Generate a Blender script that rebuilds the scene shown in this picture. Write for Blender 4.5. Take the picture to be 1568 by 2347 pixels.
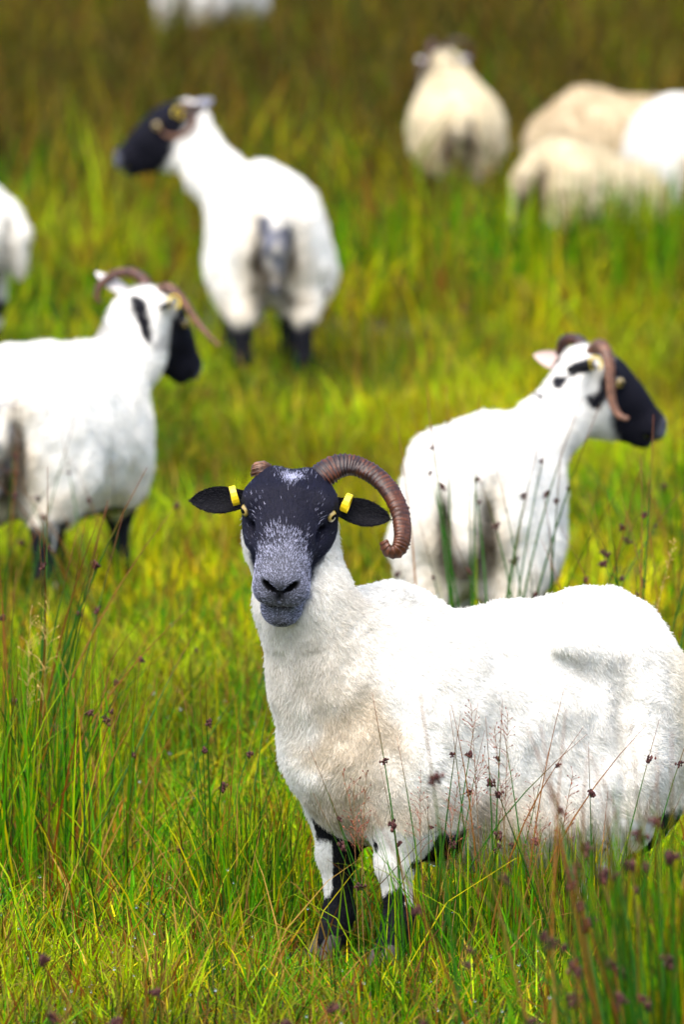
import bpy, math, random
import numpy as np
from mathutils import Vector, Matrix, Euler
random.seed(7)
rng = np.random.default_rng(11)
for o in list(bpy.data.objects):
    bpy.data.objects.remove(o)
scene = bpy.context.scene
COL = scene.collection

# ------------------------------------------------------------------ camera
cam_d = bpy.data.cameras.new('camera')
cam = bpy.data.objects.new('camera', cam_d)
COL.objects.link(cam)
cam.location = (0, 0, 2.4)
cam.rotation_euler = (math.radians(90) - math.atan(2100 / 25800), 0, 0)
cam_d.sensor_fit = 'VERTICAL'
cam_d.sensor_height = 36
cam_d.sensor_width = 24
cam_d.lens = 36 * 25800 / 2347
cam_d.clip_start = 0.5
cam_d.clip_end = 2000
cam_d.dof.use_dof = True
cam_d.dof.focus_distance = 19.72
cam_d.dof.aperture_fstop = cam_d.lens / 50.0
scene.camera = cam

# ------------------------------------------------------------------ sky, sun, exposure
SUN_EL, SUN_AZ = math.radians(62), math.radians(200)     # azimuth clockwise from +Y
world = bpy.data.worlds.new('World')
scene.world = world
world.use_nodes = True
nt = world.node_tree
nt.nodes.clear()
sky = nt.nodes.new('ShaderNodeTexSky')
sky.sky_type = 'NISHITA'
sky.sun_disc = False
sky.sun_elevation = SUN_EL
sky.sun_rotation = SUN_AZ
sky.air_density = 1.0
sky.dust_density = 3.5
sky.ozone_density = 1.0
bgn = nt.nodes.new('ShaderNodeBackground')
bgn.inputs['Strength'].default_value = 0.11
out = nt.nodes.new('ShaderNodeOutputWorld')
nt.links.new(sky.outputs[0], bgn.inputs[0])
nt.links.new(bgn.outputs[0], out.inputs[0])
sun_d = bpy.data.lights.new('sun', 'SUN')
sun_d.energy = 1.35
sun_d.angle = math.radians(60)
sun_d.color = (1.0, 0.955, 0.885)
sun = bpy.data.objects.new('sun', sun_d)
COL.objects.link(sun)
sd = Vector((math.sin(SUN_AZ) * math.cos(SUN_EL), math.cos(SUN_AZ) * math.cos(SUN_EL), math.sin(SUN_EL)))
sun.rotation_euler = sd.to_track_quat('Z', 'Y').to_euler()
scene.view_settings.view_transform = 'Standard'
scene.view_settings.look = 'None'
scene.view_settings.gamma = 1.0
scene.view_settings.exposure = 1.62
scene.cycles.use_denoising = True
scene.cycles.adaptive_threshold = 0.02
scene.cycles.max_bounces = 6
scene.cycles.diffuse_bounces = 3
scene.cycles.transmission_bounces = 6
scene.cycles.sample_clamp_indirect = 4.0


# ------------------------------------------------------------------ helpers
def tag(o, label=None, cat=None, group=None, kind=None):
    if label: o['label'] = label
    if cat: o['category'] = cat
    if group: o['group'] = group
    if kind: o['kind'] = kind
    return o


def link(name, data, parent=None):
    o = bpy.data.objects.new(name, data)
    COL.objects.link(o)
    if parent: o.parent = parent
    return o


def np_mesh(name, V, F, cols=None, smooth=True, mat=None):
    """V (n,3), F list of arrays (m,3)/(m,4); cols (n,3) vertex colours"""
    me = bpy.data.meshes.new(name)
    V = np.asarray(V, np.float32)
    if not isinstance(F, (list, tuple)): F = [F]
    F = [np.asarray(f, np.int32) for f in F if len(f)]
    me.vertices.add(len(V))
    me.vertices.foreach_set('co', V.ravel())
    nl = sum(f.size for f in F)
    me.loops.add(nl)
    me.loops.foreach_set('vertex_index', np.concatenate([f.ravel() for f in F]))
    sizes = np.concatenate([np.full(len(f), f.shape[1], np.int32) for f in F])
    starts = np.concatenate([[0], np.cumsum(sizes)[:-1]]).astype(np.int32)
    me.polygons.add(len(sizes))
    me.polygons.foreach_set('loop_start', starts)
    me.polygons.foreach_set('loop_total', sizes)
    me.polygons.foreach_set('use_smooth', np.full(len(sizes), smooth))
    if cols is not None:
        at = me.attributes.new('Col', 'FLOAT_COLOR', 'POINT')
        c = np.ones((len(V), 4), np.float32)
        c[:, :3] = cols
        at.data.foreach_set('color', c.ravel())
    me.update(calc_edges=True)
    if mat: me.materials.append(mat)
    return me


def hash3(i, j, k, s):
    h = (i.astype(np.int64) * 374761393 + j.astype(np.int64) * 668265263 + k.astype(np.int64) * 2147483647 + s * 974711) & 0x7fffffff
    h = ((h ^ (h >> 13)) * 1274126177) & 0x7fffffff
    h = ((h ^ (h >> 15)) * 668265263) & 0x7fffffff
    return ((h ^ (h >> 16)) & 0xffff) / 65535.0


def noise(P, freq, seed=0):
    """value noise in 0..1"""
    Q = np.asarray(P, np.float64) * freq
    if Q.shape[1] == 2: Q = np.concatenate([Q, np.zeros((len(Q), 1))], 1)
    I = np.floor(Q).astype(np.int64)
    f = Q - I
    f = f * f * (3 - 2 * f)
    r = 0
    for dx in (0, 1):
        wx = f[:, 0] if dx else 1 - f[:, 0]
        for dy in (0, 1):
            wy = f[:, 1] if dy else 1 - f[:, 1]
            for dz in (0, 1):
                wz = f[:, 2] if dz else 1 - f[:, 2]
                r = r + wx * wy * wz * hash3(I[:, 0] + dx, I[:, 1] + dy, I[:, 2] + dz, seed)
    return r


def sstep(a, b, x):
    t = np.clip((x - a) / (b - a), 0, 1)
    return t * t * (3 - 2 * t)


def mix(a, b, t):
    a = np.asarray(a, float); b = np.asarray(b, float)
    return a * (1 - t[:, None]) + b * t[:, None]


# ------------------------------------------------------------------ materials
def new_mat(name):
    m = bpy.data.materials.new(name)
    m.use_nodes = True
    t = m.node_tree
    t.nodes.clear()
    o = t.nodes.new('ShaderNodeOutputMaterial')
    return m, t, o


def N(t, kind, **kw):
    n = t.nodes.new(kind)
    for k, v in kw.items():
        if k in n.inputs: n.inputs[k].default_value = v
        else: setattr(n, k, v)
    return n


def attr_mat(name, rough=0.9, spec=0.1, transl=0.0, sheen=0.0, grain=0.0, gscale=300.0, sss=0.0):
    m, t, o = new_mat(name)
    a = N(t, 'ShaderNodeAttribute', attribute_name='Col')
    col = a.outputs['Color']
    if grain:
        nz = N(t, 'ShaderNodeTexNoise', Scale=gscale, Detail=3.0)
        tc = N(t, 'ShaderNodeTexCoord')
        t.links.new(tc.outputs['Object'], nz.inputs['Vector'])
        mr = N(t, 'ShaderNodeMapRange')
        mr.inputs['To Min'].default_value = 1 - grain
        mr.inputs['To Max'].default_value = 1 + grain
        t.links.new(nz.outputs[0], mr.inputs[0])
        mu = N(t, 'ShaderNodeVectorMath', operation='SCALE')
        t.links.new(col, mu.inputs[0])
        t.links.new(mr.outputs[0], mu.inputs['Scale'])
        col = mu.outputs[0]
    p = N(t, 'ShaderNodeBsdfPrincipled', Roughness=rough)
    p.inputs['Specular IOR Level'].default_value = spec
    if sheen: p.inputs['Sheen Weight'].default_value = sheen
    t.links.new(col, p.inputs['Base Color'])
    s = p.outputs[0]
    if transl:
        tr = N(t, 'ShaderNodeBsdfTranslucent')
        t.links.new(col, tr.inputs[0])
        mx = N(t, 'ShaderNodeMixShader')
        mx.inputs[0].default_value = transl
        t.links.new(s, mx.inputs[1])
        t.links.new(tr.outputs[0], mx.inputs[2])
        s = mx.outputs[0]
    t.links.new(s, o.inputs[0])
    return m


M_SKIN = attr_mat('sheep_coat', 0.85, 0.15, 0, grain=0.12, gscale=160)
M_WOOL = attr_mat('wool_fibre', 0.8, 0.1, 0.35)
M_HAIR = attr_mat('face_hair', 0.5, 0.22, 0.0)
M_GRASS = attr_mat('grass_blade', 0.55, 0.10, 0.40)
M_RUSH = attr_mat('rush_stem', 0.45, 0.2, 0.12)
M_SEED = attr_mat('rush_flower', 0.7, 0.2, 0.0, grain=0.35, gscale=500)
M_EAR = attr_mat('ear_skin', 0.7, 0.1, 0.05, grain=0.25, gscale=260)
M_HORN = None


def horn_material():
    m, t, o = new_mat('ridged_horn')
    a = N(t, 'ShaderNodeAttribute', attribute_name='Col')
    tc = N(t, 'ShaderNodeTexCoord')
    nz = N(t, 'ShaderNodeTexNoise', Scale=90.0, Detail=5.0, Roughness=0.7)
    t.links.new(tc.outputs['Object'], nz.inputs['Vector'])
    mr = N(t, 'ShaderNodeMapRange')
    mr.inputs['From Min'].default_value = 0.3
    mr.inputs['From Max'].default_value = 0.7
    mr.inputs['To Min'].default_value = 0.3
    mr.inputs['To Max'].default_value = 1.5
    t.links.new(nz.outputs[0], mr.inputs[0])
    mu = N(t, 'ShaderNodeVectorMath', operation='SCALE')
    t.links.new(a.outputs['Color'], mu.inputs[0])
    t.links.new(mr.outputs[0], mu.inputs['Scale'])
    p = N(t, 'ShaderNodeBsdfPrincipled', Roughness=0.48)
    t.links.new(mu.outputs[0], p.inputs['Base Color'])
    b = N(t, 'ShaderNodeBump', Strength=0.5, Distance=0.002)
    t.links.new(nz.outputs[0], b.inputs['Height'])
    t.links.new(b.outputs[0], p.inputs['Normal'])
    t.links.new(p.outputs[0], o.inputs[0])
    return m


M_HORN = horn_material()


def plain_mat(name, col, rough=0.5, spec=0.5, noise_amt=0.0, nscale=80.0):
    m, t, o = new_mat(name)
    p = N(t, 'ShaderNodeBsdfPrincipled', Roughness=rough)
    p.inputs['Specular IOR Level'].default_value = spec
    p.inputs['Base Color'].default_value = (*col, 1)
    if noise_amt:
        tc = N(t, 'ShaderNodeTexCoord')
        nz = N(t, 'ShaderNodeTexNoise', Scale=nscale, Detail=4.0)
        t.links.new(tc.outputs['Object'], nz.inputs['Vector'])
        r = N(t, 'ShaderNodeValToRGB')
        r.color_ramp.elements[0].color = (*[c * (1 - noise_amt) for c in col], 1)
        r.color_ramp.elements[1].color = (*[min(1, c * (1 + noise_amt)) for c in col], 1)
        t.links.new(nz.outputs[0], r.inputs[0])
        t.links.new(r.outputs[0], p.inputs['Base Color'])
    t.links.new(p.outputs[0], o.inputs[0])
    return m


M_TAG = plain_mat('yellow_tag_plastic', (0.85, 0.62, 0.01), 0.35, 0.5, 0.12, 120)
M_HOOF = plain_mat('hoof_horn', (0.05, 0.04, 0.035), 0.6, 0.3, 0.5, 120)


def eye_material():
    m, t, o = new_mat('amber_eye')
    tc = N(t, 'ShaderNodeTexCoord')
    sp = N(t, 'ShaderNodeSeparateXYZ')
    t.links.new(tc.outputs['Object'], sp.inputs[0])
    # object x = optical axis; y horizontal, z vertical; unit sphere
    def ab(s, k):
        n = N(t, 'ShaderNodeMath', operation='POWER'); n.inputs[1].default_value = 2
        t.links.new(s, n.inputs[0])
        q = N(t, 'ShaderNodeMath', operation='MULTIPLY'); q.inputs[1].default_value = k
        t.links.new(n.outputs[0], q.inputs[0])
        return q.outputs[0]
    def add(a, b):
        n = N(t, 'ShaderNodeMath', operation='ADD')
        t.links.new(a, n.inputs[0]); t.links.new(b, n.inputs[1])
        return n.outputs[0]
    pup = add(ab(sp.outputs[1], 3.2), ab(sp.outputs[2], 8.0))
    iris = add(ab(sp.outputs[1], 1.0), ab(sp.outputs[2], 1.0))
    r1 = N(t, 'ShaderNodeValToRGB')
    e = r1.color_ramp.elements
    e[0].position = 0.0; e[0].color = (0.34, 0.22, 0.05, 1)
    e[1].position = 0.75; e[1].color = (0.02, 0.012, 0.006, 1)
    x = e.new(0.38); x.color = (0.46, 0.33, 0.10, 1)
    t.links.new(iris, r1.inputs[0])
    r2 = N(t, 'ShaderNodeValToRGB')
    r2.color_ramp.elements[0].position = 0.75; r2.color_ramp.elements[0].color = (0, 0, 0, 1)
    r2.color_ramp.elements[1].position = 1.0; r2.color_ramp.elements[1].color = (1, 1, 1, 1)
    t.links.new(pup, r2.inputs[0])
    mu = N(t, 'ShaderNodeVectorMath', operation='MULTIPLY')
    t.links.new(r1.outputs[0], mu.inputs[0]); t.links.new(r2.outputs[0], mu.inputs[1])
    p = N(t, 'ShaderNodeBsdfPrincipled', Roughness=0.08)
    p.inputs['Coat Weight'].default_value = 0.6
    t.links.new(mu.outputs[0], p.inputs['Base Color'])
    t.links.new(p.outputs[0], o.inputs[0])
    return m


M_EYE = eye_material()


def ground_material():
    m, t, o = new_mat('boggy_soil')
    tc = N(t, 'ShaderNodeTexCoord')
    n1 = N(t, 'ShaderNodeTexNoise', Scale=0.8, Detail=6.0, Roughness=0.65)
    n2 = N(t, 'ShaderNodeTexNoise', Scale=45.0, Detail=5.0, Roughness=0.7)
    for n in (n1, n2): t.links.new(tc.outputs['Object'], n.inputs['Vector'])
    r1 = N(t, 'ShaderNodeValToRGB')
    e = r1.color_ramp.elements
    e[0].position = 0.3; e[0].color = (0.030, 0.022, 0.005, 1)
    e[1].position = 0.7; e[1].color = (0.060, 0.070, 0.006, 1)
    r2 = N(t, 'ShaderNodeValToRGB')
    e = r2.color_ramp.elements
    e[0].position = 0.35; e[0].color = (0.3, 0.28, 0.22, 1)
    e[1].position = 0.7; e[1].color = (1, 1, 1, 1)
    t.links.new(n1.outputs[0], r1.inputs[0]); t.links.new(n2.outputs[0], r2.inputs[0])
    mu = N(t, 'ShaderNodeVectorMath', operation='MULTIPLY')
    t.links.new(r1.outputs[0], mu.inputs[0]); t.links.new(r2.outputs[0], mu.inputs[1])
    p = N(t, 'ShaderNodeBsdfPrincipled', Roughness=0.95)
    t.links.new(mu.outputs[0], p.inputs['Base Color'])
    b = N(t, 'ShaderNodeBump', Strength=0.8, Distance=0.03)
    t.links.new(n2.outputs[0], b.inputs['Height']); t.links.new(b.outputs[0], p.inputs['Normal'])
    t.links.new(p.outputs[0], o.inputs[0])
    return m


# ------------------------------------------------------------------ ground
def ground_z(x, y):
    P = np.stack([x, y], 1)
    return (noise(P, 0.9, 3) - 0.5) * 0.05 + (noise(P, 3.1, 4) - 0.5) * 0.03


def build_ground():
    xs = np.concatenate([np.linspace(-400, -8, 12), np.linspace(-7, 7, 71), np.linspace(8, 400, 12)])
    ys = np.concatenate([np.linspace(-60, 12, 10), np.linspace(12.5, 75, 251), np.linspace(80, 900, 14)])
    X, Y = np.meshgrid(xs, ys, indexing='ij')
    Z = ground_z(X.ravel(), Y.ravel()) - 0.012
    V = np.stack([X.ravel(), Y.ravel(), Z], 1)
    nx, ny = len(xs), len(ys)
    I = np.arange(nx * ny).reshape(nx, ny)
    F = np.stack([I[:-1, :-1], I[1:, :-1], I[1:, 1:], I[:-1, 1:]], -1).reshape(-1, 4)
    o = link('ground', np_mesh('ground', V, F, mat=ground_material()))
    tag(o, 'rough boggy pasture ground under the grass', kind='structure')


build_ground()


# ------------------------------------------------------------------ implicit modelling for animal bodies
def E(c, r, k=0.04, R=None, sub=False):
    return ('E', np.array(c, float), np.array(r, float), R, k, sub)


def C(a, b, ra, rb, k=0.03, sub=False):
    return ('C', np.array(a, float), np.array(b, float), (ra, rb), k, sub)


def field(xs, ys, zs, prims):
    D = np.full((len(xs), len(ys), len(zs)), 1.0, np.float32)
    for kind, a, b, R, k, sub in prims:
        if kind == 'E':
            m = max(b) if R is not None else b
            lo, hi = a - m, a + m
        else:
            r = max(R)
            lo, hi = np.minimum(a, b) - r, np.maximum(a, b) + r
        mg = max(k, 0.015) + 0.03
        sl = []
        for ax, l, h in zip((xs, ys, zs), lo - mg, hi + mg):
            i0, i1 = np.searchsorted(ax, l), np.searchsorted(ax, h)
            sl.append(slice(i0, i1))
        X = xs[sl[0]][:, None, None]; Y = ys[sl[1]][None, :, None]; Z = zs[sl[2]][None, None, :]
        if X.size == 0 or Y.size == 0 or Z.size == 0: continue
        px, py, pz = X - a[0], Y - a[1], Z - a[2]
        if kind == 'E':
            if R is not None:
                px, py, pz = (R[0, 0] * px + R[1, 0] * py + R[2, 0] * pz,
                              R[0, 1] * px + R[1, 1] * py + R[2, 1] * pz,
                              R[0, 2] * px + R[1, 2] * py + R[2, 2] * pz)
            k0 = np.sqrt((px / b[0]) ** 2 + (py / b[1]) ** 2 + (pz / b[2]) ** 2)
            k1 = np.sqrt((px / b[0] ** 2) ** 2 + (py / b[1] ** 2) ** 2 + (pz / b[2] ** 2) ** 2) + 1e-9
            d = k0 * (k0 - 1) / k1
        else:
            ab = b - a
            t = np.clip((px * ab[0] + py * ab[1] + pz * ab[2]) / (ab @ ab), 0, 1)
            d = np.sqrt((px - t * ab[0]) ** 2 + (py - t * ab[1]) ** 2 + (pz - t * ab[2]) ** 2) - (R[0] + t * (R[1] - R[0]))
        S = D[tuple(sl)]
        if not sub:
            h = np.maximum(k - np.abs(S - d), 0) / k
            D[tuple(sl)] = np.minimum(S, d) - h * h * k * 0.25
        else:
            h = np.maximum(k - np.abs(S + d), 0) / k
            D[tuple(sl)] = np.maximum(S, -d) + h * h * k * 0.25
    return D


def surface_nets(D, xs, ys, zs):
    ins = D < 0
    s = ins[:-1, :-1, :-1].astype(np.int8)
    cnt = np.zeros(s.shape, np.int8)
    for a in (0, 1):
        for b in (0, 1):
            for c in (0, 1):
                cnt += ins[a:a + s.shape[0], b:b + s.shape[1], c:c + s.shape[2]]
    act = (cnt > 0) & (cnt < 8)
    I, J, K = np.nonzero(act)
    idx = np.full(s.shape, -1, np.int32)
    idx[I, J, K] = np.arange(len(I))
    corners = [(a, b, c) for a in (0, 1) for b in (0, 1) for c in (0, 1)]
    val = {q: D[I + q[0], J + q[1], K + q[2]] for q in corners}
    pos = {q: np.stack([xs[I + q[0]], ys[J + q[1]], zs[K + q[2]]], 1) for q in corners}
    acc = np.zeros((len(I), 3)); n = np.zeros(len(I))
    for p in corners:
        for ax in range(3):
            if p[ax] == 0:
                q = list(p); q[ax] = 1; q = tuple(q)
                va, vb = val[p], val[q]
                m = (va < 0) != (vb < 0)
                den = np.where(m, va - vb, 1)
                t = np.where(m, va / den, 0)[:, None]
                acc += np.where(m[:, None], pos[p] + t * (pos[q] - pos[p]), 0)
                n += m
    V = acc / n[:, None]
    faces = []
    for ax in range(3):
        lo = [slice(None)] * 3; hi = [slice(None)] * 3
        lo[ax] = slice(0, -1); hi[ax] = slice(1, None)
        A, B = ins[tuple(lo)], ins[tuple(hi)]
        ii = np.array(np.nonzero(A != B)).T
        o1, o2 = [(1, 2), (2, 0), (0, 1)][ax]
        ok = (ii[:, o1] > 0) & (ii[:, o2] > 0) & (ii[:, o1] < D.shape[o1] - 1) & (ii[:, o2] < D.shape[o2] - 1)
        ii = ii[ok]
        q = []
        for d1, d2 in ((1, 1), (0, 1), (0, 0), (1, 0)):
            c = ii.copy(); c[:, o1] -= d1; c[:, o2] -= d2
            q.append(idx[c[:, 0], c[:, 1], c[:, 2]])
        q = np.stack(q, 1)
        flip = ~A[ii[:, 0], ii[:, 1], ii[:, 2]]
        q[flip] = q[flip][:, ::-1]
        faces.append(q)
    F = np.concatenate(faces)
    return V, F


def vnormals(V, F):
    n = np.cross(V[F[:, 2]] - V[F[:, 0]], V[F[:, 3]] - V[F[:, 1]])
    vn = np.zeros_like(V)
    for i in range(4): np.add.at(vn, F[:, i], n)
    return vn / (np.linalg.norm(vn, axis=1, keepdims=True) + 1e-12), n


def axis_grid(lo, hi, coarse, fine=None, flo=0, fhi=0):
    if fine is None: return np.arange(lo, hi + coarse, coarse)
    g = []
    if flo > lo: g.append(np.linspace(lo, flo, max(2, int((flo - lo) / coarse) + 1))[:-1])
    g.append(np.linspace(max(lo, flo), min(hi, fhi), int((min(hi, fhi) - max(lo, flo)) / fine) + 1))
    if fhi < hi: g.append(np.linspace(fhi, hi, max(2, int((hi - fhi) / coarse) + 1))[1:])
    return np.concatenate(g)


class Head:
    """frame of a head: x poll->muzzle, y left, z dorsal"""
    def __init__(s, pos, yaw, pitch, roll=0, scale=1.0):
        cy, sy = math.cos(math.radians(yaw)), math.sin(math.radians(yaw))
        cp, sp = math.cos(math.radians(pitch)), math.sin(math.radians(pitch))
        f = np.array([cy * cp, sy * cp, -sp])
        l = np.array([-sy, cy, 0])
        u = np.cross(f, l)
        r = math.radians(roll)
        l, u = l * math.cos(r) + u * math.sin(r), u * math.cos(r) - l * math.sin(r)
        s.R = np.stack([f, l, u], 1)
        s.p = np.array(pos, float)
        s.s = scale

    def w(s, q): return s.p + s.s * (s.R @ np.array(q, float))
    def inv(s, P): return ((np.asarray(P) - s.p) @ s.R) / s.s


NOST = math.radians(33)


def unwarp(Q):
    return np.stack([Q[:, 0] / 1.07, Q[:, 1], Q[:, 2] + .06 * np.maximum(0, Q[:, 0] / 1.07 - .02)], 1)


def nostril_d(Q):
    y, z = np.abs(Q[:, 1]) - .0165, Q[:, 2] + .034
    yy = math.cos(NOST) * y + math.sin(NOST) * z
    zz = -math.sin(NOST) * y + math.cos(NOST) * z
    return np.sqrt(((Q[:, 0] - .182) / .024) ** 2 + (yy / .0145) ** 2 + (zz / .0062) ** 2)


def head_prims(h, detail):
    s = h.s
    def lw(q): return h.w((q[0] * 1.07, q[1] * .95, q[2] - .06 * max(0, q[0] - .02))) if detail else h.w(q)
    def e(c, r, k=0.03, sub=False, R=None): return E(lw(c), np.array(r) * s, k * s, h.R if R is None else h.R @ R, sub)
    def c(a, b, ra, rb, k=0.03, sub=False): return C(lw(a), lw(b), ra * s, rb * s, k * s, sub)
    P = [e((-.018, 0, -.004), (.058, .078, .046), .04),
         e((-.034, .034, .020), (.026, .026, .026), .025), e((-.034, -.034, .020), (.026, .026, .026), .025),
         e((.040, 0, -.020), (.095, .060, .052), .03),
         c((.02, 0, .008), (.125, 0, -.016), .044, .030, .03),
         e((.010, .043, -.052), (.062, .030, .052), .035), e((.010, -.043, -.052), (.062, .030, .052), .035),
         c((.005, 0, -.075), (.105, 0, -.085), .046, .032, .035),
         e((.135, 0, -.045), (.050, .047, .047), .03),
         e((.156, .019, -.054), (.026, .029, .030), .014), e((.156, -.019, -.054), (.026, .029, .030), .014),
         e((.160, 0, -.026), (.024, .030, .018), .015),
         e((.134, 0, -.108), (.038, .035, .030), .012),
         e((.012, .060, .020), (.032, .020, .017), .025), e((.012, -.060, .020), (.032, .020, .017), .025)]
    if not detail:
        P = [e((-.022, 0, .000), (.062, .072, .052), .05),
             e((.030, 0, -.026), (.085, .055, .054), .03),
             c((.02, 0, .006), (.140, 0, -.038), .042, .028, .03),
             e((.000, .036, -.060), (.055, .030, .055), .035), e((.000, -.036, -.060), (.055, .030, .055), .035),
             c((.005, 0, -.080), (.120, 0, -.074), .044, .024, .03),
             e((.142, 0, -.050), (.036, .036, .032), .02),
             e((.135, 0, -.082), (.026, .024, .016), .01),
             e((.012, .056, .016), (.030, .018, .016), .02), e((.012, -.056, .016), (.030, .018, .016), .02),
             e((.172, .014, -.040), (.012, .008, .006), .006, True), e((.172, -.014, -.040), (.012, .008, .006), .006, True),
             e((.160, 0, -.0705), (.036, .05, .003), .005, True)]
    if detail:
        a = NOST
        for sg in (1, -1):
            Rz = np.array([[1, 0, 0], [0, math.cos(a), sg * math.sin(-a)], [0, sg * math.sin(a), math.cos(a)]])
            # slanted nostrils
            P.append(e((.182, sg * .0165, -.034), (.022, .0140, .0054), .006, True, Rz))
            # eye sockets
            P.append(e((.030, sg * .076, .004), (.013, .010, .010), .006, True))
            # groove in front of the eye
            P.append(e((.062, sg * .058, -.010), (.024, .008, .010), .014, True))
        # philtrum and mouth line
        P.append(e((.186, 0, -.058), (.011, .0026, .018), .004, True))
        P.append(e((.160, 0, -.0815), (.042, .060, .0034), .004, True))
    return P


def torso_prims(p):
    """p: dictionary of overrides"""
    g = p.get
    P = []
    bw = g('bw', 1.0)
    P.append(E((-.03, 0, g('bc', .40)), (.37, .190 * bw, g('bh', .215)), .06))
    P.append(E((.20, 0, g('sz', .425)), (.19, .165 * bw, .220), .08))
    P.append(E((g('rump', -.27), 0, .44), (g('rumpr', .185), .168 * bw, .175), .08))
    P.append(E((.30, 0, .385), (.13, .125 * bw, .150), .07))
    for s in (1, -1):
        P.append(E((g('haunch', -.26), s * .095 * bw, .355), (.138, .085, .185), .06))
        P.append(E((.22, s * .115 * bw, .37), (.11, .065, .17), .06))
    P += g('extra', [])
    fl = g('front', [((.26, .10, .32), (.285, .088, .175), (.280, .088, .070), (.305, .088, .022))] * 2)
    for s, (a, b, c, d) in zip((1, -1), fl):
        f = lambda q: (q[0], s * q[1], q[2])
        P.append(C(f(a), f(b), .066, .032, .05)); P.append(C(f(b), f(c), .030, .023, .012))
        P.append(E(f((b[0] + .004, b[1], b[2])), (.031, .031, .038), .015))
        P.append(C(f(c), f(d), .029, .027, .012))
    hl = g('hind', [((-.25, .115, .33), (-.36, .095, .205), (-.345, .092, .075), (-.318, .092, .022))] * 2)
    for s, (a, b, c, d) in zip((1, -1), hl):
        f = lambda q: (q[0], s * q[1], q[2])
        P.append(C(f(a), f(b), .085, .040, .05)); P.append(C(f(b), f(c), .036, .026, .012))
        P.append(C(f(c), f(d), .029, .027, .012))
    for a, b, ra, rb in g('tail', [((-.425, 0, .50), (-.462, 0, .42), .042, .036), ((-.462, 0, .42), (-.468, 0, .30), .036, .022)]):
        P.append(C(a, b, ra, rb, .02))
    nk = g('neck', [])
    for (a, ra), (b, rb) in zip(nk[:-1], nk[1:]):
        P.append(C(a, b, ra, rb, .05))
    for s in (1, -1): P.append(E((-.450, s * .052, .34), (.065, .016, .13), .03, None, True))
    P += g('after', [])
    return P


def hair_curves(name, roots, nrm, flow, length, cols, parent, mat, r0, r1, pts=4, jit=0.3, stand=0.6, lie=0.6, curl=0.0):
    n = len(roots)
    t = flow - (flow * nrm).sum(1, keepdims=True) * nrm
    t /= (np.linalg.norm(t, axis=1, keepdims=True) + 1e-6)
    J = rng.normal(size=(n, 3)) * jit
    d0 = nrm * stand + t * lie * 0.6 + J
    d1 = nrm * stand * 0.35 + t * lie * 1.3 + J * 0.9
    d0 /= np.linalg.norm(d0, axis=1, keepdims=True); d1 /= np.linalg.norm(d1, axis=1, keepdims=True)
    pos = np.zeros((n, pts, 3))
    pos[:, 0] = roots - nrm * 0.001
    for i in range(1, pts):
        u = i / (pts - 1)
        d = d0 * (1 - u) + d1 * u
        if curl: d = d + rng.normal(size=(n, 3)) * curl
        pos[:, i] = pos[:, i - 1] + d * (length / (pts - 1))[:, None]
    cv = bpy.data.hair_curves.new(name)
    cv.add_curves([pts] * n)
    cv.position_data.foreach_set('vector', pos.astype(np.float32).ravel())
    rad = np.tile(np.linspace(r0, r1, pts), n).astype(np.float32)
    at = cv.attributes.get('radius') or cv.attributes.new('radius', 'FLOAT', 'POINT')
    at.data.foreach_set('value', rad)
    ca = cv.attributes.new('Col', 'FLOAT_COLOR', 'POINT')
    cc = np.ones((n, pts, 4), np.float32)
    cc[:, :, :3] = cols[:, None, :]
    ca.data.foreach_set('color', cc.ravel())
    cv.materials.append(mat)
    return link(name, cv, parent)


def sample_surface(V, F, vn, fn, n, dens):
    fa = np.linalg.norm(fn, axis=1) * dens(V[F].mean(1))
    c = np.cumsum(fa); c /= c[-1]
    f = np.searchsorted(c, rng.random(n))
    u, v = rng.random((2, n, 1))
    q = F[f]
    def bl(A): return (A[q[:, 0]] * (1 - u) + A[q[:, 1]] * u) * (1 - v) + (A[q[:, 3]] * (1 - u) + A[q[:, 2]] * u) * v
    nn = bl(vn)
    return bl(V), nn / np.linalg.norm(nn, axis=1, keepdims=True)


def spline(ps, n):
    """Catmull-Rom through rows (x,y,z,r)"""
    ps = np.array(ps, float)
    ps = np.concatenate([2 * ps[:1] - ps[1:2], ps, 2 * ps[-1:] - ps[-2:-1]])
    res = []
    m = len(ps) - 3
    for t in np.linspace(0, m - 1e-6, n):
        i = int(t); f = t - i
        a, b, c, d = ps[i:i + 4]
        res.append(0.5 * ((2 * b) + (-a + c) * f + (2 * a - 5 * b + 4 * c - d) * f * f + (-a + 3 * b - 3 * c + d) * f ** 3))
    return np.array(res)


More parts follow.
